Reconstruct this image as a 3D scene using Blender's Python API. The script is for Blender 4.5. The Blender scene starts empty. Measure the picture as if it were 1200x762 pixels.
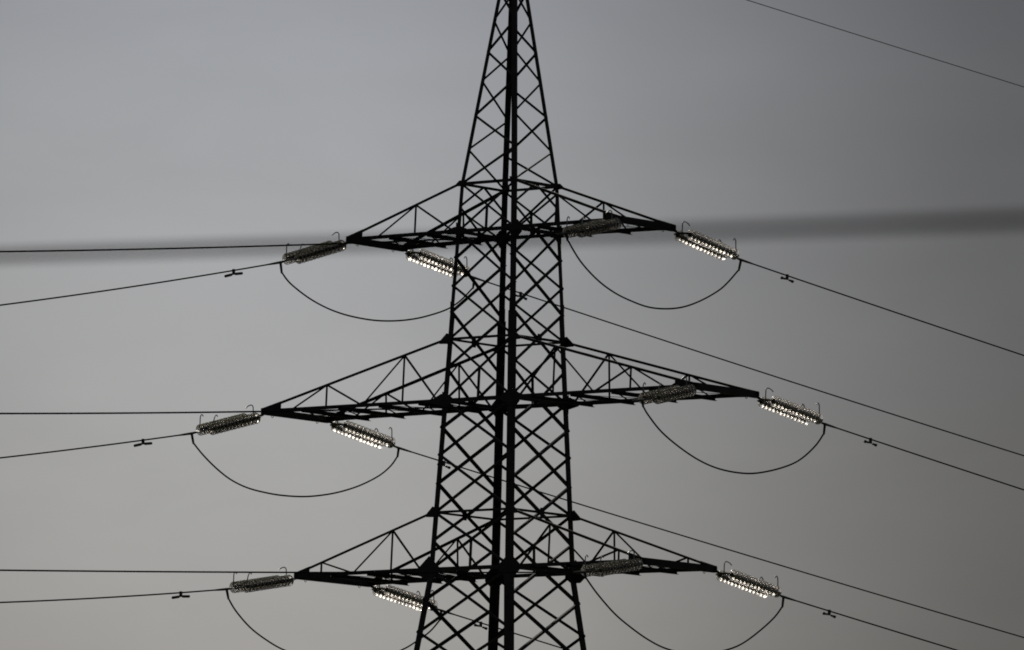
import bpy, bmesh, math, random
from mathutils import Vector, Matrix
random.seed(7)
SC = bpy.context.scene
COL = SC.collection
R = math.radians

# ---------------------------------------------------------------- camera
cam_d = bpy.data.cameras.new('camera')
cam = bpy.data.objects.new('camera', cam_d); COL.objects.link(cam)
FW = Vector((-0.6291046, 0.77015789, 0.10528163))
RT = Vector((0.77559866, 0.63093715, 0.01910553))
UP = Vector((0.05171182, -0.09367567, 0.9942589))
CAM = Vector((116.998, -143.0517, 1.6))
m = Matrix((RT, UP, -FW)).transposed().to_4x4(); m.translation = CAM
cam.matrix_world = m
cam_d.sensor_fit = 'HORIZONTAL'; cam_d.sensor_width = 36.0
cam_d.lens = 36.0 * 8.145383
cam_d.clip_start = 0.5; cam_d.clip_end = 6000
cam_d.dof.use_dof = True                       # telephoto lens: a cable close by melts into a soft band
cam_d.dof.focus_distance = 184.0
cam_d.dof.aperture_fstop = 5.4
SC.camera = cam

# ---------------------------------------------------------------- sun, sky, exposure
va = math.atan2(FW.y, FW.x)            # bearing of the view
SUN_AZ, SUN_EL = va + R(12), R(21)     # sun beyond the pylon, to the left
SUN_E, SUN_ANG = 5.0, 3.0
sd = Vector((math.cos(SUN_EL)*math.cos(SUN_AZ), math.cos(SUN_EL)*math.sin(SUN_AZ), math.sin(SUN_EL)))
sun_d = bpy.data.lights.new('sun', 'SUN'); sun = bpy.data.objects.new('sun', sun_d); COL.objects.link(sun)
sun_d.energy = SUN_E; sun_d.angle = R(SUN_ANG); sun_d.color = (1.0, 0.93, 0.82)
sun.rotation_euler = sd.to_track_quat('Z', 'Y').to_euler()

world = bpy.data.worlds.new('World'); SC.world = world; world.use_nodes = True
nt = world.node_tree; nt.nodes.clear()
def N(tree, typ, **kw):
    n = tree.nodes.new(typ)
    for k, v in kw.items(): setattr(n, k, v)
    return n
def L(tree, a, b): tree.links.new(a, b)
def math_node(tree, op, a, b=None):
    n = N(tree, 'ShaderNodeMath', operation=op)
    for i, v in enumerate((a, b)):
        if v is None: continue
        if isinstance(v, (int, float)): n.inputs[i].default_value = v
        else: L(tree, v, n.inputs[i])
    return n.outputs[0]
out = N(nt, 'ShaderNodeOutputWorld'); bg = N(nt, 'ShaderNodeBackground'); bg.inputs[1].default_value = 0.1
L(nt, bg.outputs[0], out.inputs[0])
sky = N(nt, 'ShaderNodeTexSky', sky_type='NISHITA'); sky.sun_disc = False
sky.sun_elevation = SUN_EL; sky.sun_rotation = math.pi/2 - SUN_AZ
sky.dust_density = 3.0
tc = N(nt, 'ShaderNodeTexCoord')
sep = N(nt, 'ShaderNodeSeparateXYZ'); L(nt, tc.outputs['Generated'], sep.inputs[0])
# overcast layer: brightness changes with compass bearing and height, as a cloud deck does
az = math_node(nt, 'ARCTAN2', sep.outputs[1], sep.outputs[0])      # radians, east = 0
daz = math_node(nt, 'SUBTRACT', va, az)                             # >0 further to the right (south)
deg = math_node(nt, 'MULTIPLY', daz, 180/math.pi)
el = math_node(nt, 'MULTIPLY', math_node(nt, 'ARCSINE', sep.outputs[2]), 180/math.pi)
cn = N(nt, 'ShaderNodeTexNoise'); cn.inputs['Scale'].default_value = 9.0; cn.inputs['Detail'].default_value = 3
mp = N(nt, 'ShaderNodeMapping'); mp.inputs['Scale'].default_value = (1, 1, 4.5); L(nt, tc.outputs['Generated'], mp.inputs[0]); L(nt, mp.outputs[0], cn.inputs['Vector'])
nz = math_node(nt, 'SUBTRACT', cn.outputs[0], 0.5)
# bearing ramp: luminous cloud in the middle, dark bank to the south
degn = math_node(nt, 'ADD', deg, math_node(nt, 'MULTIPLY', nz, .9))
degm = math_node(nt, 'SUBTRACT', degn, math_node(nt, 'MULTIPLY', math_node(nt, 'SUBTRACT', 6.0, el), 0.06))
f1 = N(nt, 'ShaderNodeMapRange'); f1.inputs[1].default_value = -8; f1.inputs[2].default_value = 8; L(nt, degm, f1.inputs[0])
rb = N(nt, 'ShaderNodeValToRGB'); L(nt, f1.outputs[0], rb.inputs[0])
cr = rb.color_ramp; cr.interpolation = 'B_SPLINE'
def stop(ramp, pos, v):
    e = ramp.elements.new(pos); e.color = (*v, 1) if len(v) == 3 else v
def g(v): return (v, v, v)
cr.elements[0].position = 0; cr.elements[0].color = (*g(.42), 1)
cr.elements[1].position = 1; cr.elements[1].color = (*g(.18), 1)
for dg, v in ((-6.6, .32), (-5.0, .315), (-3.6, .350), (-2.6, .376), (-1.6, .386), (-.6, .368), (.3, .314), (1.0, .262), (1.8, .212), (2.7, .158), (3.5, .122), (4.6, .112), (6.4, .12)):
    stop(cr, (dg+8)/16, g(v))
# height ramp: cooler and a little darker above, warm grey below
f2 = N(nt, 'ShaderNodeMapRange'); f2.inputs[1].default_value = 0; f2.inputs[2].default_value = 12; L(nt, math_node(nt, 'ADD', el, math_node(nt, 'MULTIPLY', nz, 1.0)), f2.inputs[0])
rh = N(nt, 'ShaderNodeValToRGB'); L(nt, f2.outputs[0], rh.inputs[0]); ch = rh.color_ramp; ch.interpolation = 'B_SPLINE'
ch.elements[0].position = 0; ch.elements[0].color = (.98, .96, .92, 1)
ch.elements[1].position = 1; ch.elements[1].color = (.95, .98, 1.05, 1)
for e_, c_ in ((3.3, (.88, .845, .81)), (3.95, (.935, .918, .885)), (4.6, (.975, .968, .953)), (5.4, (.98, .984, .986)), (6.1, (.975, .985, 1.01)), (7.4, (.915, .95, 1.0)), (8.2, (.845, .88, .96)), (9.2, (.76, .80, .89))):
    stop(ch, e_/12, c_)
mul = N(nt, 'ShaderNodeMix', data_type='RGBA', blend_type='MULTIPLY'); mul.inputs[0].default_value = 1
# faint broken streaks in the cloud
st = N(nt, 'ShaderNodeTexNoise'); st.inputs['Scale'].default_value = 26; st.inputs['Detail'].default_value = 5; st.inputs['Distortion'].default_value = .4
mp2 = N(nt, 'ShaderNodeMapping'); mp2.inputs['Scale'].default_value = (1, 1, 2.6); L(nt, tc.outputs['Generated'], mp2.inputs[0]); L(nt, mp2.outputs[0], st.inputs['Vector'])
sr = N(nt, 'ShaderNodeMapRange'); sr.inputs[1].default_value = .3; sr.inputs[2].default_value = .7; sr.inputs[3].default_value = .955; sr.inputs[4].default_value = 1.035; L(nt, st.outputs[0], sr.inputs[0])
vs_ = N(nt, 'ShaderNodeVectorMath', operation='SCALE'); L(nt, rb.outputs[0], vs_.inputs[0]); L(nt, sr.outputs[0], vs_.inputs['Scale'])
L(nt, vs_.outputs[0], mul.inputs[6]); L(nt, rh.outputs[0], mul.inputs[7])
sc10 = N(nt, 'ShaderNodeVectorMath', operation='SCALE'); sc10.inputs['Scale'].default_value = 10.0; L(nt, mul.outputs[2], sc10.inputs[0])
mix = N(nt, 'ShaderNodeMix', data_type='RGBA'); mix.inputs[0].default_value = 0.997
L(nt, sky.outputs[0], mix.inputs[6]); L(nt, sc10.outputs[0], mix.inputs[7]); L(nt, mix.outputs[2], bg.inputs[0])

SC.view_settings.view_transform = 'Standard'; SC.view_settings.look = 'None'
SC.view_settings.exposure = 0.0; SC.view_settings.gamma = 1.0; SC.view_settings.use_curve_mapping = False
SC.render.engine = 'CYCLES'; SC.cycles.filter_width = 1.8
SC.cycles.max_bounces = 18; SC.cycles.transmission_bounces = 16; SC.cycles.transparent_max_bounces = 64
SC.cycles.caustics_refractive = False; SC.cycles.caustics_reflective = False; SC.cycles.blur_glossy = 0.3
SC.cycles.sample_clamp_indirect = 8.0; SC.cycles.sample_clamp_direct = 4.0

# ---------------------------------------------------------------- materials
def mat(name, base, rough=.6, metal=0.0, spec=.4, var=.35, scale=6.0, bump=0.0, **kw):
    M = bpy.data.materials.new(name); M.use_nodes = True
    t = M.node_tree; b = t.nodes['Principled BSDF']
    tcn = N(t, 'ShaderNodeTexCoord'); no = N(t, 'ShaderNodeTexNoise'); no.inputs['Scale'].default_value = scale; no.inputs['Detail'].default_value = 6
    L(t, tcn.outputs['Object'], no.inputs['Vector'])
    rp = N(t, 'ShaderNodeValToRGB'); L(t, no.outputs[0], rp.inputs[0])
    rp.color_ramp.elements[0].position = .3; rp.color_ramp.elements[1].position = .7
    rp.color_ramp.elements[0].color = (*[c*(1-var) for c in base], 1); rp.color_ramp.elements[1].color = (*[c*(1+var) for c in base], 1)
    L(t, rp.outputs[0], b.inputs['Base Color'])
    b.inputs['Roughness'].default_value = rough; b.inputs['Metallic'].default_value = metal
    b.inputs['Specular IOR Level'].default_value = spec
    for k, v in kw.items(): b.inputs[k].default_value = v
    if bump:
        bp = N(t, 'ShaderNodeBump'); bp.inputs['Strength'].default_value = bump; L(t, no.outputs[0], bp.inputs['Height']); L(t, bp.outputs[0], b.inputs['Normal'])
    return M
STEEL = mat('dark_painted_steel', (.011, .011, .0115), .75, spec=.12, var=.4, scale=3)
ALU = mat('weathered_aluminium_strand', (.008, .010, .009), .95, metal=.0, spec=.0, scale=10)
IRON = mat('dark_cast_iron', (.022, .021, .020), .6, spec=.25, scale=20)
HORN = mat('galvanised_rod', (.07, .075, .075), .5, spec=.3, scale=20)
CONC = mat('footing_concrete', (.30, .29, .27), .9, scale=4, bump=.3)
RUBBER = mat('black_cable_sheath', (.006, .006, .007), .9, spec=.0, scale=8)
GRASS = mat('meadow_grass', (.050, .060, .025), .95, scale=.25, var=.5, spec=.1)
GLASS = bpy.data.materials.new('toughened_glass'); GLASS.use_nodes = True
gt = GLASS.node_tree; gb = gt.nodes['Principled BSDF']
gn = N(gt, 'ShaderNodeTexNoise'); gn.inputs['Scale'].default_value = 25; gtc = N(gt, 'ShaderNodeTexCoord'); L(gt, gtc.outputs['Object'], gn.inputs['Vector'])
gr = N(gt, 'ShaderNodeMapRange'); gr.inputs[3].default_value = .06; gr.inputs[4].default_value = .17; L(gt, gn.outputs[0], gr.inputs[0]); L(gt, gr.outputs[0], gb.inputs['Roughness'])
gb.inputs['Base Color'].default_value = (.95, .91, .87, 1)
goi = N(gt, 'ShaderNodeObjectInfo')          # every disc carries its own grime: duller or brighter glints
gmx = math_node(gt, 'MULTIPLY', gr.outputs[0], math_node(gt, 'ADD', .7, math_node(gt, 'MULTIPLY', goi.outputs['Random'], .6)))
L(gt, gmx, gb.inputs['Roughness'])
gb.inputs['Transmission Weight'].default_value = .90; gb.inputs['IOR'].default_value = 1.47

# ---------------------------------------------------------------- mesh helpers
def make(name, bm, material, parent=None, smooth=False):
    me = bpy.data.meshes.new(name); bm.to_mesh(me); bm.free()
    if smooth:
        for pl in me.polygons: pl.use_smooth = True
    me.materials.append(material)
    o = bpy.data.objects.new(name, me); COL.objects.link(o)
    if parent: o.parent = parent
    return o
def empty(name, loc):
    o = bpy.data.objects.new(name, None); COL.objects.link(o); o.location = loc; o.empty_display_size = .2
    return o
def tag(o, label=None, cat=None, group=None, kind=None):
    if label: o['label'] = label
    if cat: o['category'] = cat
    if group: o['group'] = group
    if kind: o['kind'] = kind
    return o
def hull(bm, A, B, prof, s, n):
    """extrude the closed 2D outline prof [(a along s, b along n)] from A to B"""
    va_ = [bm.verts.new(A + s*a + n*b) for a, b in prof]; vb_ = [bm.verts.new(B + s*a + n*b) for a, b in prof]
    k = len(prof)
    for i in range(k):
        j = (i+1) % k; bm.faces.new((va_[i], va_[j], vb_[j], vb_[i]))
    bm.faces.new(va_[::-1]); bm.faces.new(vb_)
def frame(A, B, n):
    d = (B-A).normalized(); n = (n - d*n.dot(d)).normalized(); s = d.cross(n).normalized()
    return d, s, n
def angle(bm, A, B, n, w, t=.008, flip=1, off=0.0):
    """rolled angle section: one flange in the plane facing n, the other pointing inward"""
    A = Vector(A); B = Vector(B); n = Vector(n)
    d, s, n = frame(A, B, n); s = s*flip
    A = A + n*off; B = B + n*off
    h = w/2
    hull(bm, A, B, [(-h, 0), (h, 0), (h, -t), (-h+t, -t), (-h+t, -w), (-h, -w)], s, n)
def corner(bm, A, B, sx, sy, w, t=.01):
    """leg angle: heel on the outer corner, flanges along -sx and -sy"""
    A = Vector(A); B = Vector(B)
    x = Vector((-sx, 0, 0)); y = Vector((0, -sy, 0))
    hull(bm, A, B, [(0, 0), (w, 0), (w, t), (t, t), (t, w), (0, w)], x, y)
def bar(bm, A, B, w, h, n=(0, 0, 1)):
    A = Vector(A); B = Vector(B); d, s, n = frame(A, B, Vector(n))
    hull(bm, A, B, [(-w/2, -h/2), (w/2, -h/2), (w/2, h/2), (-w/2, h/2)], s, n)
def channel(bm, A, B, depth, width, t=.009, toward=1):
    A = Vector(A); B = Vector(B); d, s, n = frame(A, B, Vector((0, 0, 1))); s = s*toward
    hull(bm, A, B, [(0, -depth/2), (width, -depth/2), (width, -depth/2+t), (t, -depth/2+t), (t, depth/2-t), (width, depth/2-t), (width, depth/2), (0, depth/2)], s, n)
def plate(bm, pts, n, t=.010):
    n = Vector(n).normalized(); pts = [Vector(p) for p in pts]
    a = [bm.verts.new(p + n*t/2) for p in pts]; b = [bm.verts.new(p - n*t/2) for p in pts]
    bm.faces.new(a); bm.faces.new(b[::-1]); k = len(pts)
    for i in range(k):
        j = (i+1) % k; bm.faces.new((a[j], a[i], b[i], b[j]))
def tube(bm, pts, r, seg=8, caps=True):
    pts = [Vector(p) for p in pts]; rings = []
    ref = Vector((0, 0, 1))
    if abs((pts[1]-pts[0]).normalized().dot(ref)) > .9: ref = Vector((0, 1, .1))
    nrm = None
    for i, p in enumerate(pts):
        d = (pts[min(i+1, len(pts)-1)] - pts[max(i-1, 0)]).normalized()
        if nrm is None: nrm = ref
        nrm = (nrm - d*nrm.dot(d)).normalized(); s = d.cross(nrm)
        rr = r[i] if isinstance(r, (list, tuple)) else r
        rings.append([bm.verts.new(p + (nrm*math.cos(2*math.pi*k/seg) + s*math.sin(2*math.pi*k/seg))*rr) for k in range(seg)])
    for a, b in zip(rings, rings[1:]):
        for k in range(seg):
            j = (k+1) % seg; bm.faces.new((a[k], a[j], b[j], b[k]))
    if caps: bm.faces.new(rings[0][::-1]); bm.faces.new(rings[-1])
def lathe(bm, prof, O, ax, up, seg=24, closed=False):
    """prof [(along axis, radius)]"""
    ax = Vector(ax).normalized(); up = (Vector(up) - ax*Vector(up).dot(ax)).normalized(); s = ax.cross(up); O = Vector(O)
    rings = [[bm.verts.new(O + ax*a + (up*math.cos(2*math.pi*k/seg) + s*math.sin(2*math.pi*k/seg))*r) for k in range(seg)] for a, r in prof]
    pairs = list(zip(rings, rings[1:])) + ([(rings[-1], rings[0])] if closed else [])
    for a, b in pairs:
        for k in range(seg):
            j = (k+1) % seg; bm.faces.new((a[k], a[j], b[j], b[k]))
    if not closed: bm.faces.new(rings[0][::-1]); bm.faces.new(rings[-1])
def norm_fix(bm): bmesh.ops.recalc_face_normals(bm, faces=bm.faces)
def smooth_path(pts, sub=5):
    pts = [Vector(p) for p in pts]; o = []
    for i in range(len(pts)-1):
        p0 = pts[max(i-1, 0)]; p1 = pts[i]; p2 = pts[i+1]; p3 = pts[min(i+2, len(pts)-1)]
        for k in range(sub):
            t = k/sub
            o.append(.5*((2*p1) + (p2-p0)*t + (2*p0-5*p1+4*p2-p3)*t*t + (3*p1-p0-3*p2+p3)*t**3))
    o.append(pts[-1]); return o

# ---------------------------------------------------------------- ground
bm = bmesh.new(); S_ = 3000; n_ = 24
vs = [[bm.verts.new((-S_+2*S_*i/n_, -S_+2*S_*j/n_, 0)) for j in range(n_+1)] for i in range(n_+1)]
for i in range(n_):
    for j in range(n_): bm.faces.new((vs[i][j], vs[i+1][j], vs[i+1][j+1], vs[i][j+1]))
tag(make('ground', bm, GRASS), kind='structure')

# ---------------------------------------------------------------- pylon
ZAt, ZAb, ZBt, ZBb, ZCt, ZCb = 24.300, 23.231, 20.811, 19.431, 16.935, 15.658
APEX = 30.16
WPTS = [(0.0, 3.055), (ZCb, 1.151), (ZAt, .777), (APEX, .045)]
def W(z):
    for (z0, w0), (z1, w1) in zip(WPTS, WPTS[1:]):
        if z <= z1: return w0 + (w1-w0)*(z-z0)/(z1-z0)
    return WPTS[-1][1]
def C(sx, sy, z): w = W(z); return Vector((sx*w, sy*w, z))
pyl = tag(empty('lattice_pylon', (0, 0, 0)), 'dark steel lattice pylon with three pairs of crossarms carrying the lines', 'pylon')
def legw(z): return .096 if z > 21.37 else (.136 if z > 15.63 else .162)
for sx in (-1, 1):
    for sy in (-1, 1):
        bm = bmesh.new()
        brk = [0.15, ZCb-.03, 21.37, ZAt, APEX]
        for a, b in zip(brk, brk[1:]): corner(bm, C(sx, sy, a), C(sx, sy, b), sx, sy, legw((a+b)/2), .012)
        for z in (21.37, ZCb-.03):      # splice plates
            q = C(sx, sy, z); w = .10
            plate(bm, [q+Vector((-sx*.01, sy*.006, -.28)), q+Vector((-sx*w, sy*.006, -.28)), q+Vector((-sx*w, sy*.006, .28)), q+Vector((-sx*.01, sy*.006, .28))], (0, 1, 0), .012)
        norm_fix(bm); make('leg', bm, STEEL, pyl)

# body bracing, one mesh per face: helical single lacing in the peak, crossed lacing below
P_ = [28.671, 27.293, 25.848]; Q_ = [28.001, 26.625, 25.07]
up_ = [(29.80, 'P'), (29.48, 'Q'), (29.10, 'P')]
top_nodes = [29.95, 29.72, 29.42, 29.05, 28.671, 28.001, 27.293, 26.625, 25.848, 25.07, ZAt]  # alternates P,Q; 28.671 is P
def face_pt(face, u, z):
    """face 'S','N' (normal -y,+y) or 'W','E' (normal -x,+x); u = -1..1 across the face"""
    w = W(z)
    return Vector({'S': (u*w, -w, z), 'N': (-u*w, w, z), 'W': (-w, -u*w, z), 'E': (w, u*w, z)}[face])
NRM = {'S': Vector((0, -1, 0)), 'N': Vector((0, 1, 0)), 'W': Vector((-1, 0, 0)), 'E': Vector((1, 0, 0))}
# u=-1: S -> L corner, N -> R corner; W: u=+1 -> L corner(-,-), u=-1 -> B; E: u=-1 -> F, u=+1 -> R
XN = [22.627, 21.424, 18.825, 17.579, 14.979, 13.564]
def widths(z, side): 
    if side == 'y': return .044 if z > ZBb else .053
    return .053 if z > ZBb else .064
for face in 'SNWE':
    bm = bmesh.new(); n = NRM[face]; yface = face in 'SN'
    def mem(u0, z0, u1, z1, w, flip=1, off=0.0, ext=0.0):
        a = face_pt(face, u0, z0); b = face_pt(face, u1, z1)
        if ext:
            d = (b-a).normalized(); a = a - d*ext; b = b + d*ext
        d = (b-a).normalized(); s_ = d.cross(n)          # heel on the east or west edge, so the standing flange clears the flat one
        flip = 1 if (s_.x*RT.x + s_.y*RT.y)*(n.x*RT.x + n.y*RT.y) > 0 else -1
        angle(bm, a, b, n, w, .007, flip, off)
    # peak
    zs = top_nodes; start_P_index = zs.index(28.671)
    for i in range(len(zs)-1):
        isP = (i - start_P_index) % 2 == 0
        # y faces: left/right corners (u=-1) at P, others at Q ; x faces the other way round
        if yface: ua = -1 if isP else 1
        else:
            cornerLR = 1  # u=+1 on W is L corner, on E is R corner
            ua = -cornerLR if isP else cornerLR
        wd = .043 if yface else .034
        mem(ua, zs[i], -ua, zs[i+1], wd, 1 if i % 2 else -1, -.010 if yface else -.012)
    # belts
    for z, w in ((ZAt, .062), (ZAb, .075), (ZBt, .052), (ZBb, .085), (ZCt, .050), (ZCb, .085)):
        mem(-1, z, 1, z, w, 1, .006)
    if yface:
        lv = [ZAt, ZAb, 22.005, ZBt, ZBb, 18.218, ZCt, ZCb, 14.262]
        z = 14.262
        while z > 1.2:
            z = max(z - (1.45 + (14.3-z)*.06), .35); lv.append(z)
            if z - 1.7 < .35: break
        for a, b in zip(lv, lv[1:]):
            w = widths(a, 'y') if a < ZAb+.1 else .040
            mem(-1, a, 1, b, w, 1, -.014, .04); mem(1, a, -1, b, w, -1, -.026, .04)
            if (a, b) in ((ZAt, ZAb), (ZBt, ZBb), (ZCt, ZCb)):
                wa = W(a); wb = W(b); zc = a + (b-a)*wa/(wa+wb)
                mem(0, zc, 0, b, .045, 1, .002)
    else:
        half = [(ZAt, 23.781, ZAb, .038), (ZBt, 20.156, ZBb, .050), (ZCt, 16.296, ZCb, .055)]
        for zt, zm, zb, w in half:
            for u in (-1, 1):
                mem(0, zt, u, zm, w, u, -.014); mem(u, zm, 0, zb, w, -u, -.014)
        for zt, n1, n2, zb in ((ZAb, 22.627, 21.424, ZBt), (ZBb, 18.825, 17.579, ZCt)):
            w = .054 if zt > 20 else .063
            for u in (-1, 1):
                mem(0, zt, u, n1, w, u, -.014); mem(u, n1, -u, n2, w, u, -.014 if u > 0 else -.028, .05); mem(u, n2, 0, zb, w, -u, -.014)
        lv = [ZCb, 14.979, 13.564]; z = 13.564
        for u in (-1, 1): mem(0, ZCb, u, 14.979, .064, u, -.014)
        lv = [14.979, 13.564]
        while z > 1.6:
            z = max(z - (1.45 + (14.3-z)*.06), .5); lv.append(z)
        for a, b in zip(lv, lv[1:]):
            mem(1, a, -1, b, .064, 1, -.014, .05); mem(-1, a, 1, b, .064, -1, -.028, .05)
    norm_fix(bm); make('lattice_bracing', bm, STEEL, pyl)

# gusset plates
def gus(pts, n, t=.012):
    bm = bmesh.new(); plate(bm, pts, n, t); norm_fix(bm); return make('gusset_plate', bm, STEEL, pyl)
for sy in (-1, 1):
    o = sy*.014
    for sx in (-1, 1):
        for z, e, h in ((ZAt, .17, .07), (ZBt, .27, .13), (ZCt, .25, .13)):
            w = W(z); y = sy*w + o; X = lambda d, zz: (sx*(w+d), y, z+zz)
            gus([X(-.14, .08), X(.03, h), X(e, -h*.62), X(e-.05, -h*.8), X(-.10, -h*.9)], (0, 1, 0))
        for z, e, h, hb in ((ZAb, .28, .10, .08), (ZBb, .30, .15, .13), (ZCb, .26, .27, .22)):
            w = W(z); y = sy*w + o; X = lambda d, zz: (sx*(w+d), y, z+zz)
            if z == ZCb: gus([X(0, h+.03), X(e+.03, .05), X(e+.03, -.10), X(.14, -hb), X(-.12, -hb), X(-e-.03, -.10), X(-e-.03, .05)], (0, 1, 0))
            else: gus([X(.05, h), X(e, .04), X(e, -.06), X(-.02, -hb), X(-.16, -hb), X(-.3, -.05), X(-.28, .05), X(-.12, h)], (0, 1, 0))
for sx in (-1, 1):
    o = sx*.014
    for z, hw, hh in ((ZBt, .085, .105), (ZCt, .085, .10), (ZAb, .10, .06), (ZBb, .11, .09), (ZCb, .12, .13)):
        w = W(z); X = lambda d, zz: (sx*w + o, d, z+zz)
        gus([X(-hw*.7, hh), X(hw*.7, hh), X(hw, 0), X(hw*.7, -hh), X(-hw*.7, -hh), X(-hw, 0)], (1, 0, 0))
    for sy in (-1, 1):
        w = W(ZCb); X = lambda d, zz: (sx*w + o, sy*(w+d), ZCb+zz)
        gus([X(.01, .30), X(-.26, .06), X(-.26, -.10), X(-.10, -.28), X(.01, -.28)], (1, 0, 0))
        for z in (ZBb, ZAb):
            w = W(z); X = lambda d, zz: (sx*w + o, sy*(w+d), z+zz)
            gus([X(.01, .20), X(-.12, .17), X(-.25, .05), X(-.25, -.08), X(-.10, -.22), X(.01, -.22)], (1, 0, 0))
        w = W(ZBt); X = lambda d, zz: (sx*w + o, sy*(w+d), ZBt+zz)
        gus([X(.01, .10), X(-.12, .04), X(-.12, -.06), X(.01, -.12)], (1, 0, 0))

# crossarms
def crossarm(sx, L_, ys, yn, zt, zb, ztip, nodes, bots, beams, tcw=.060, bcw=.084):
    """ys, yn: y of the tip on the south and north chord"""
    arm = None
    wt, wb = W(zt), W(zb)
    tip = {-1: Vector((sx*L_, ys, ztip)), 1: Vector((sx*L_, yn, ztip))}
    rt = {s: Vector((sx*wt, s*wt, zt)) for s in (-1, 1)}; rb_ = {s: Vector((sx*wb, s*wb, zb)) for s in (-1, 1)}
    bm = bmesh.new()
    for s in (-1, 1):
        d = (tip[s]-rb_[s]).normalized()
        angle(bm, rb_[s] + Vector((0, s*.006, 0)), tip[s] + d*.08 + Vector((0, s*.006, 0)), (0, s, 0), bcw, .009, -1 if s*sx > 0 else 1)
    # lacing in the horizontal plane between the beams
    fr = [0] + sorted(beams) + [1.0]
    for i, (a, b) in enumerate(zip(fr, fr[1:])):
        for s in (-1, 1):
            A = rb_[s].lerp(tip[s], a); B = rb_[-s].lerp(tip[-s], b)
            bar(bm, A + Vector((0, 0, -.02 if s > 0 else -.035)), B + Vector((0, 0, -.02 if s > 0 else -.035)), .045, .008)
    norm_fix(bm); arm = make('crossarm', bm, STEEL, pyl)
    for s in (-1, 1):
        bm = bmesh.new()
        angle(bm, rt[s] + Vector((0, s*.020, 0)), tip[s] + Vector((-sx*.05, s*.020, .05)), (0, s, 0), tcw, .007, -1 if s*sx > 0 else 1)
        norm_fix(bm); make('top_chord', bm, STEEL, arm)
        bm = bmesh.new(); topf = lambda f: rt[s].lerp(tip[s]+Vector((0, 0, .05)), f); botf = lambda f: rb_[s].lerp(tip[s], f)
        seq = []
        for i, nf in enumerate(nodes):
            q = topf(nf); fx = abs((q.x - rb_[s].x)/(tip[s].x - rb_[s].x))
            b0 = botf(bots[i]); b1 = botf(bots[i+1]) if bots[i+1] is not None else None
            angle(bm, q, b0, (0, s, 0), .037, .006, 1, -.012)
            if b1 is not None: angle(bm, q, b1, (0, s, 0), .040, .006, -1, -.012)
            angle(bm, q, botf(fx), (0, s, 0), .032, .006, 1, .002)
        norm_fix(bm); make('arm_lacing', bm, STEEL, arm)
        bm = bmesh.new()   # tip gusset
        t0 = tip[s]; a = topf(.90 if L_ > 4.5 else .87); b = botf(.90 if L_ > 4.5 else .87); o = Vector((0, s*.022, 0))
        plate(bm, [t0+o+Vector((sx*.06, 0, .06)), t0+o+Vector((sx*.06, 0, -.06)), b+o+Vector((0, 0, -.04)), a+o+Vector((0, 0, .02))], (0, 1, 0), .012)
        norm_fix(bm); make('tip_gusset', bm, STEEL, arm)
        bm = bmesh.new(); c0 = t0 + Vector((-.02, -s*.33, -.030))
        tube(bm, [c0 + Vector((0, .035*math.cos(a_), -.045+.045*math.sin(a_))) for a_ in [math.pi*(k/10) for k in range(-0, -11, -1)]], .007, 6)
        norm_fix(bm); make('hanging_eye', bm, HORN, arm)
    for f in list(beams):
        A = rb_[-1].lerp(tip[-1], f); B = rb_[1].lerp(tip[1], f); d = (B-A).normalized()
        bm = bmesh.new(); channel(bm, A - d*.10 + Vector((0, 0, -.045)), B + d*.10 + Vector((0, 0, -.045)), .085, .06, .009, 1)
        norm_fix(bm); make('cross_beam', bm, STEEL, arm)
    d = (tip[1]-tip[-1]).normalized(); bm = bmesh.new()
    for q in (-.05, .035): channel(bm, tip[-1] - d*.04 + Vector((q, 0, -.005)), tip[1] + d*.04 + Vector((q, 0, -.005)), .15, .05, .010, 1 if q < 0 else -1)
    norm_fix(bm); make('tip_beam', bm, STEEL, arm)
    return arm
for sx in (-1, 1):
    lr = sx
    crossarm(sx, 3.886, -.93, .98, ZAt, ZAb, 23.215, [.40], [.03, .74], [.25, .60])
    crossarm(sx, 6.167, -1.09, 1.13, ZBt, ZBb, 19.420, [.235, .655], [.035, .45, .845], [.12, .34, .565, .77])
    crossarm(sx, 4.948, -1.24, 1.30, ZCt, ZCb, 15.640, [.30, .82], [.07, .575, None], [.175, .445, .715], tcw=.056)
# concrete footings belong to the pylon
for sx in (-1, 1):
    for sy in (-1, 1):
        bm = bmesh.new(); q = C(sx, sy, 0); lathe(bm, [(-.3, .55), (.30, .50), (.36, .44)], (q.x, q.y, 0), (0, 0, 1), (1, 0, 0), 20); norm_fix(bm)
        make('concrete_footing', bm, CONC, pyl)

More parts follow.
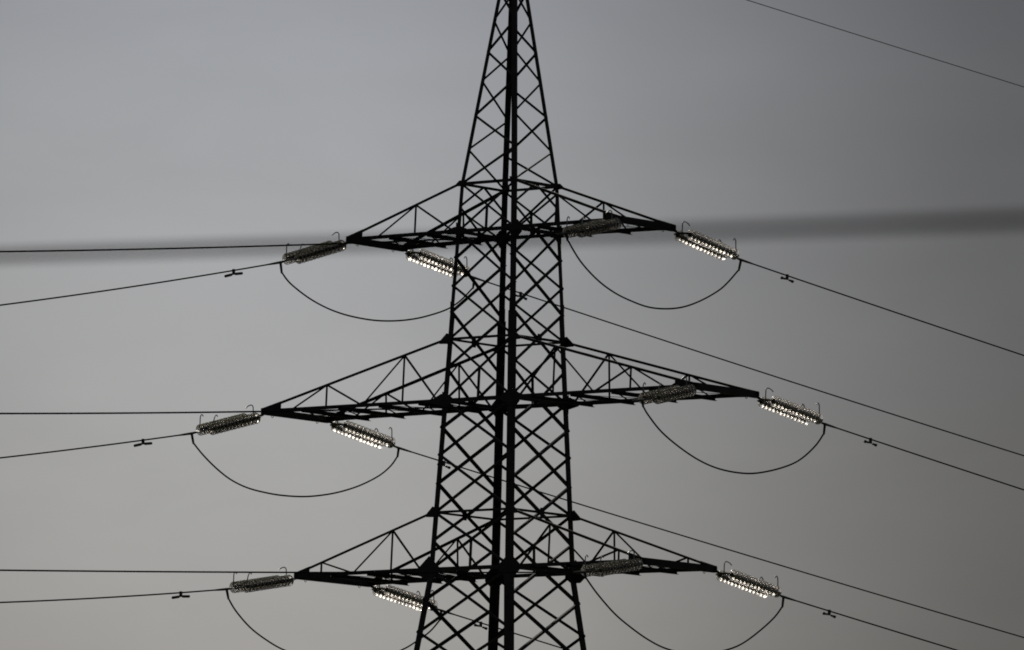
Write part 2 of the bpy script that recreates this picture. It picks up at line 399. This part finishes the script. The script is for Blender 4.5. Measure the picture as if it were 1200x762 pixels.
# ---------------------------------------------------------------- line hardware
CORDS = {
'AL_r': ((-3.886, 1.000, 23.175), (-3.886, 3.528, 22.789), -0.1135, 0.000280),
'BL_r': ((-6.167, 1.175, 19.379), (-6.167, 3.679, 18.981), -0.1185, 0.000264),
'CL_r': ((-4.948, 1.333, 15.582), (-4.948, 3.868, 15.200), -0.1321, 0.000270),
'AR_r': ((3.886, 0.990, 23.163), (3.886, 3.446, 22.751), -0.1093, 0.000250),
'BR_r': ((6.167, 1.143, 19.361), (6.167, 3.630, 18.982), -0.1165, 0.000250),
'CR_r': ((4.948, 1.333, 15.602), (4.948, 3.818, 15.201), -0.1194, 0.000250),
'AL_l': ((-3.886, -0.969, 23.147), (-3.779, -3.377, 22.446), -0.2139, 0.001623),
'BL_l': ((-6.167, -1.150, 19.320), (-6.046, -3.659, 18.695), -0.1766, 0.001499),
'CL_l': ((-4.948, -1.300, 15.561), (-4.771, -3.808, 15.152), -0.1217, 0.001800),
'AR_l': ((3.886, -0.940, 23.143), (4.279, -3.248, 22.625), -0.1371, 0.000460),
'BR_l': ((6.167, -1.110, 19.348), (6.617, -3.451, 18.875), -0.1152, 0.000430),
'CR_l': ((4.948, -1.260, 15.594), (5.220, -3.574, 15.217), -0.0776, 0.000227)}
JUMP = {
'AR': [[4.276, -3.212, 22.498], [4.248, -2.72, 22.084], [4.209, -2.067, 21.74], [4.171, -1.415, 21.525], [4.133, -0.761, 21.403], [4.094, -0.106, 21.336], [4.056, 0.55, 21.363], [4.017, 1.208, 21.466], [3.979, 1.866, 21.664], [3.94, 2.527, 21.94], [3.917, 2.923, 22.171], [3.89, 3.385, 22.525]],
'BR': [[6.616, -3.428, 18.748], [6.602, -3.216, 18.565], [6.569, -2.69, 18.243], [6.519, -1.901, 17.942], [6.469, -1.111, 17.731], [6.418, -0.317, 17.63], [6.359, 0.611, 17.632], [6.308, 1.411, 17.747], [6.257, 2.213, 17.942], [6.223, 2.75, 18.149], [6.189, 3.285, 18.478], [6.169, 3.602, 18.771]],
'CR': [[5.219, -3.54, 15.1], [5.203, -3.113, 14.781], [5.18, -2.482, 14.401], [5.157, -1.851, 14.13], [5.134, -1.218, 13.912], [5.11, -0.584, 13.768], [5.081, 0.209, 13.708], [5.052, 1.005, 13.759], [5.024, 1.772, 13.902], [5.002, 2.349, 14.09], [4.979, 2.989, 14.416], [4.96, 3.503, 14.734], [4.949, 3.791, 14.991]],
'BL': [[-6.046, -3.607, 18.488], [-6.052, -3.28, 18.256], [-6.059, -2.821, 17.996], [-6.068, -2.299, 17.773], [-6.078, -1.713, 17.633], [-6.089, -1.06, 17.571], [-6.099, -0.405, 17.555], [-6.112, 0.383, 17.595], [-6.125, 1.173, 17.71], [-6.136, 1.831, 17.86], [-6.146, 2.43, 18.047], [-6.156, 3.027, 18.3], [-6.163, 3.424, 18.555], [-6.167, 3.654, 18.791]],
'AL': [[-3.78, -3.339, 22.23], [-3.784, -3.035, 22.011], [-3.794, -2.43, 21.764], [-3.803, -1.825, 21.6], [-3.812, -1.22, 21.505], [-3.822, -0.613, 21.466], [-3.831, -0.005, 21.466], [-3.841, 0.605, 21.513], [-3.85, 1.217, 21.602], [-3.86, 1.83, 21.739], [-3.871, 2.568, 21.967], [-3.879, 3.059, 22.222], [-3.886, 3.503, 22.56]],
'CL': [[-4.772, -3.757, 14.956], [-4.778, -3.486, 14.69], [-4.79, -2.977, 14.356], [-4.803, -2.401, 14.114], [-4.817, -1.825, 13.941], [-4.831, -1.188, 13.848], [-4.85, -0.397, 13.802], [-4.869, 0.428, 13.816], [-4.888, 1.256, 13.907], [-4.904, 1.964, 14.049], [-4.918, 2.565, 14.244], [-4.929, 3.011, 14.448], [-4.939, 3.475, 14.694], [-4.948, 3.843, 14.993]]}
DAMP = {'AL_l': 1.67, 'BL_l': 1.73, 'CL_l': 1.68, 'AR_r': 1.72, 'BR_r': 1.70, 'CR_r': 1.70, 'AL_r': 1.70, 'BL_r': 1.65, 'CL_r': 1.44}
LVL = {'A': 'upper', 'B': 'middle', 'C': 'lower'}
SIDE = {'L': 'left', 'R': 'right'}
ALIAS = {'A': 'top crossarm', 'B': 'long middle crossarm', 'C': 'bottom crossarm'}

# one glass disc, centred on the chain axis, cap side towards +z of the disc's own frame
bm = bmesh.new()
gp = [(.036, .036), (.038, .052), (.030, .078), (.014, .102), (-.006, .120), (-.024, .128), (-.034, .127), (-.036, .121), (-.020, .112),
      (-.006, .100), (-.012, .094), (-.014, .088), (.004, .080), (-.004, .072), (-.004, .066), (.012, .056), (.018, .046), (.022, .036)]
gp = [(a*1.03, r*1.03) for a, r in gp]
lathe(bm, gp, (0, 0, 0), (0, 0, 1), (1, 0, 0), 28, closed=True); norm_fix(bm)
disc_me = bpy.data.meshes.new('glass_disc'); bm.to_mesh(disc_me); bm.free(); disc_me.materials.append(GLASS)
for pl in disc_me.polygons: pl.use_smooth = True
def oriented(p, z, x):
    z = z.normalized(); x = (x - z*x.dot(z)).normalized(); y = z.cross(x)
    M = Matrix((x, y, z)).transposed().to_4x4(); M.translation = p; return M
NDISC = 13; DSEP = .34
def rod_path(base, up, fwd, h, hook):
    pts = [base, base+up*h*.55, base+up*h*.85+fwd*hook*.05, base+up*h*.97+fwd*hook*.22, base+up*h+fwd*hook*.48, base+up*h*.95+fwd*hook*.8, base+up*h*.86+fwd*hook]
    return smooth_path(pts, 3)
for key, (A, B, a_, b_) in CORDS.items():
    A = Vector(A); B = Vector(B); ax = (B-A).normalized(); L0 = (B-A).length; pitch = 1.73/NDISC
    lat = Vector((ax.y, -ax.x, 0)).normalized()
    upv = lat.cross(ax); upv = upv if upv.z > 0 else -upv
    way = 'running away behind' if key.endswith('r') else 'pulling forward'
    dirw = 'right-hand' if key.endswith('r') else 'left-hand'
    root = empty('insulator_string', A)
    tag(root, 'double string of clear glass discs on the %s end of the %s %s' % (dirw, SIDE[key[1]], ALIAS[key[0]]), 'insulator', 'glass insulator strings at the crossarm tips')
    def mk(name, bm, material, smooth=False, parent=None):
        norm_fix(bm)
        for v in bm.verts: v.co -= A
        return make(name, bm, material, parent or root, smooth)
    # shackle and link from the arm
    bm = bmesh.new()
    tube(bm, [A - ax*.05, A + ax*.06], .022); tube(bm, [A + ax*.05, A + ax*.12], [.030, .030]); tube(bm, [A + ax*.11, A + ax*.22], .016)
    mk('arm_link', bm, IRON)
    y0 = .24; c0 = .37; c1 = c0 + 1.73; y1 = L0 - .16
    # triangular yoke plates
    for nm, a0, a1 in (('tower_yoke', y0-.05, c0-.07), ('line_yoke', y1, c1+.04)):
        bm = bmesh.new(); P0 = A + ax*a0; P1 = A + ax*a1; d = (P1-P0).normalized()
        plate(bm, [P0 + lat*.035, P0 - lat*.035, P1 - lat*(DSEP/2+.045), P1 - lat*(DSEP/2+.045) + d*.04, P1 + lat*(DSEP/2+.045) + d*.04, P1 + lat*(DSEP/2+.045)], upv, .022)
        for s in (-1, 1): tube(bm, [P1 + lat*s*DSEP/2 - d*.02, P1 + lat*s*DSEP/2 + d*.07], .018)
        mk(nm, bm, IRON)
    for s in (-1, 1):
        o = lat*s*DSEP/2; bm = bmesh.new()
        for k in range(NDISC):
            O = A + o + ax*(c0 + pitch*(k+.42)); t = -ax        # t points back to the tower: cap side
            lathe(bm, [(-.075, .011), (.004, .011), (.006, .034), (.030, .050), (.042, .053), (.064, .044), (.076, .028)], O, t, upv, 12)
        tube(bm, [A + o + ax*(c0-.05), A + o + ax*(c0+.03)], .014, 8); tube(bm, [A + o + ax*(c1-.04), A + o + ax*(c1+.06)], .014, 8)
        ch_ = mk('insulator_chain', bm, IRON, True)
        for k in range(NDISC):
            dobj = bpy.data.objects.new('glass_disc', disc_me); COL.objects.link(dobj); dobj.parent = ch_
            O = o + ax*(c0 + pitch*(k+.42))
            tl = (-ax + lat*random.uniform(-.05, .05) + upv*random.uniform(-.04, .04))
            dobj.matrix_local = oriented(O, tl, Matrix.Rotation(random.uniform(0, 6.28), 3, ax) @ upv)
    # arcing horns
    zup = Vector((0, 0, 1))
    bm = bmesh.new(); tube(bm, rod_path(A + ax*.33 + lat*.0, zup, ax, .30, .27), .012, 6); mk('arcing_horn', bm, HORN)
    for s, da in ((-1, 0), (1, 0)):
        base = A + ax*(c1-.02) + lat*s*DSEP/2*1.0
        up2 = (zup*1.0 + (-ax*.22 if s*lat.x > 0 and False else Vector((0, 0, 0)))).normalized()
        if ((lat*s).x < 0) == key.endswith('r'): up2 = (zup - ax*.35).normalized()
        bm = bmesh.new(); tube(bm, rod_path(base, up2, -ax, .34, .11), .012, 6); mk('arcing_horn', bm, HORN)
    # strain clamp with jumper lug
    dh = Vector((ax.x, ax.y, 0)).normalized(); wdir = (dh + Vector((0, 0, a_))).normalized()
    bm = bmesh.new(); tube(bm, [A + ax*(y1-.04), B - ax*.03, B + wdir*.02, B + wdir*.30, B + wdir*.52], [.020, .028, .030, .024, .016], 10)
    mk('strain_clamp', bm, IRON)
    j = JUMP[key[:2]]; jp = Vector(j[0] if key.endswith('l') else j[-1])
    bm = bmesh.new(); top = B + Vector((0, 0, .02)); low = B.lerp(jp, .92)
    tube(bm, [top, B + Vector((0, 0, -.04)), low, jp + (jp-B).normalized()*.03], [.034, .030, .027, .020], 10)
    mk('jumper_lug', bm, IRON)
    # the conductor itself
    s_end = {'AL_l': 125, 'BL_l': 112, 'CL_l': 66, 'AR_l': 160, 'BR_l': 160, 'CR_l': 160}.get(key, 380)
    pts = []; s = .05
    while s < s_end:
        pts.append(B + dh*s + Vector((0, 0, a_*s + b_*s*s))); s += .6 if s < 40 else 6
    bm = bmesh.new(); tube(bm, pts, .0168, 8); norm_fix(bm)
    cw = make('power_line', bm, ALU, None, True)
    if key.endswith('r'): lb = 'bare conductor sloping down to the right from the %s %s' % (SIDE[key[1]], ALIAS[key[0]])
    else: lb = 'bare conductor leaving to the left edge from the %s %s' % (SIDE[key[1]], ALIAS[key[0]])
    tag(cw, lb, 'power line', 'line conductors strung from the pylon')
    # vibration damper
    if key in DAMP:
        s = DAMP[key]; q = B + dh*s + Vector((0, 0, a_*s + b_*s*s)); big = key.endswith('l')
        h = .24 if big else .19; wl = .25 if big else .15; wr = .031 if big else .028
        dr = empty('vibration_damper', q)
        tag(dr, 'dumbbell damper clamped under the line on the %s side of the %s %s' % (dirw[:-5], SIDE[key[1]], ALIAS[key[0]]), 'damper', 'dumbbell dampers hanging under the conductors')
        Z = Vector((0, 0, 1))
        bm = bmesh.new(); bar(bm, q + Z*.03 - q, q - Z*.095 - q, .05, .05, dh); norm_fix(bm); make('clamp', bm, IRON, dr)
        bm = bmesh.new(); 
        def sag(t): return wdir*t + Z*(-.085 - .07*abs(t)**1.5)
        tube(bm, [sag(h*1.2*k/8) for k in range(-8, 9)], .011, 6); norm_fix(bm); make('messenger_cable', bm, HORN, dr)
        for sg_ in (-1, 1):
            c_ = sag(sg_*h*.78); d_ = (sag(sg_*h) - sag(sg_*h*.6)).normalized()
            bm = bmesh.new()
            if big: tube(bm, [c_ - d_*wl/2, c_ - d_*wl*.45, c_ + d_*wl*.45, c_ + d_*wl/2], [wr*.6, wr, wr, wr*.6], 10)
            else: tube(bm, [c_ - d_*wl/2, c_ - d_*wl*.4, c_ - d_*wl*.05, c_ + d_*wl*.05, c_ + d_*wl*.42, c_ + d_*wl/2], [wr*.6, wr*.95, wr*.7, wr, wr*1.25, wr*.7], 10)
            norm_fix(bm); make('weight', bm, IRON, dr)

for k, pts in JUMP.items():
    bm = bmesh.new(); tube(bm, smooth_path(pts, 5), .019, 8); norm_fix(bm)
    o = make('jumper_cable', bm, ALU, None, True)
    tag(o, 'slack jumper cable looping under the %s %s' % (SIDE[k[1]], ALIAS[k[0]]), 'cable', 'jumper cables hanging under the crossarms')

# earth wires from the pylon peak
for sgn, a_, b_, ln in ((1, -.0705, .00009, 380), (-1, -.045, .00016, 170)):
    q = Vector((0, sgn*.05, 30.139))
    pts = []; s = 0
    while s < ln: pts.append(q + Vector((0, sgn*s, a_*s + b_*s*s))); s += 1.5 if s < 45 else 8
    bm = bmesh.new(); tube(bm, pts, .0105, 6); norm_fix(bm); o = make('earth_wire', bm, HORN, None, True)
    tag(o, 'thin earth wire crossing the top right corner from the pylon peak' if sgn > 0 else 'thin earth wire running forward from the pylon peak', 'earth wire')
bm = bmesh.new(); bar(bm, (0, 0, 30.05), (0, 0, 30.20), .10, .14, (0, 1, 0)); norm_fix(bm); make('peak_cap', bm, STEEL, pyl)

# a cable close to the camera, far out of focus
P0 = Vector((104.3045, -129.8885, 3.641)); P1 = Vector((106.8158, -130.5917, 3.4735)); P2 = Vector((109.116, -131.6033, 3.2759))
d0 = (P1-P0); d1 = (P2-P1); pts = [P0 - d0*8, P0 - d0*4, P0 - d0*2, P0 - d0, P0, P1, P2, P2 + d1, P2 + d1*2, P2 + d1*4, P2+d1*8]
bm = bmesh.new(); tube(bm, smooth_path(pts, 8), .0092, 8); norm_fix(bm); o = make('near_cable', bm, RUBBER, None, True)
tag(o, 'out of focus cable crossing the whole sky close by as a soft dark band', 'cable')
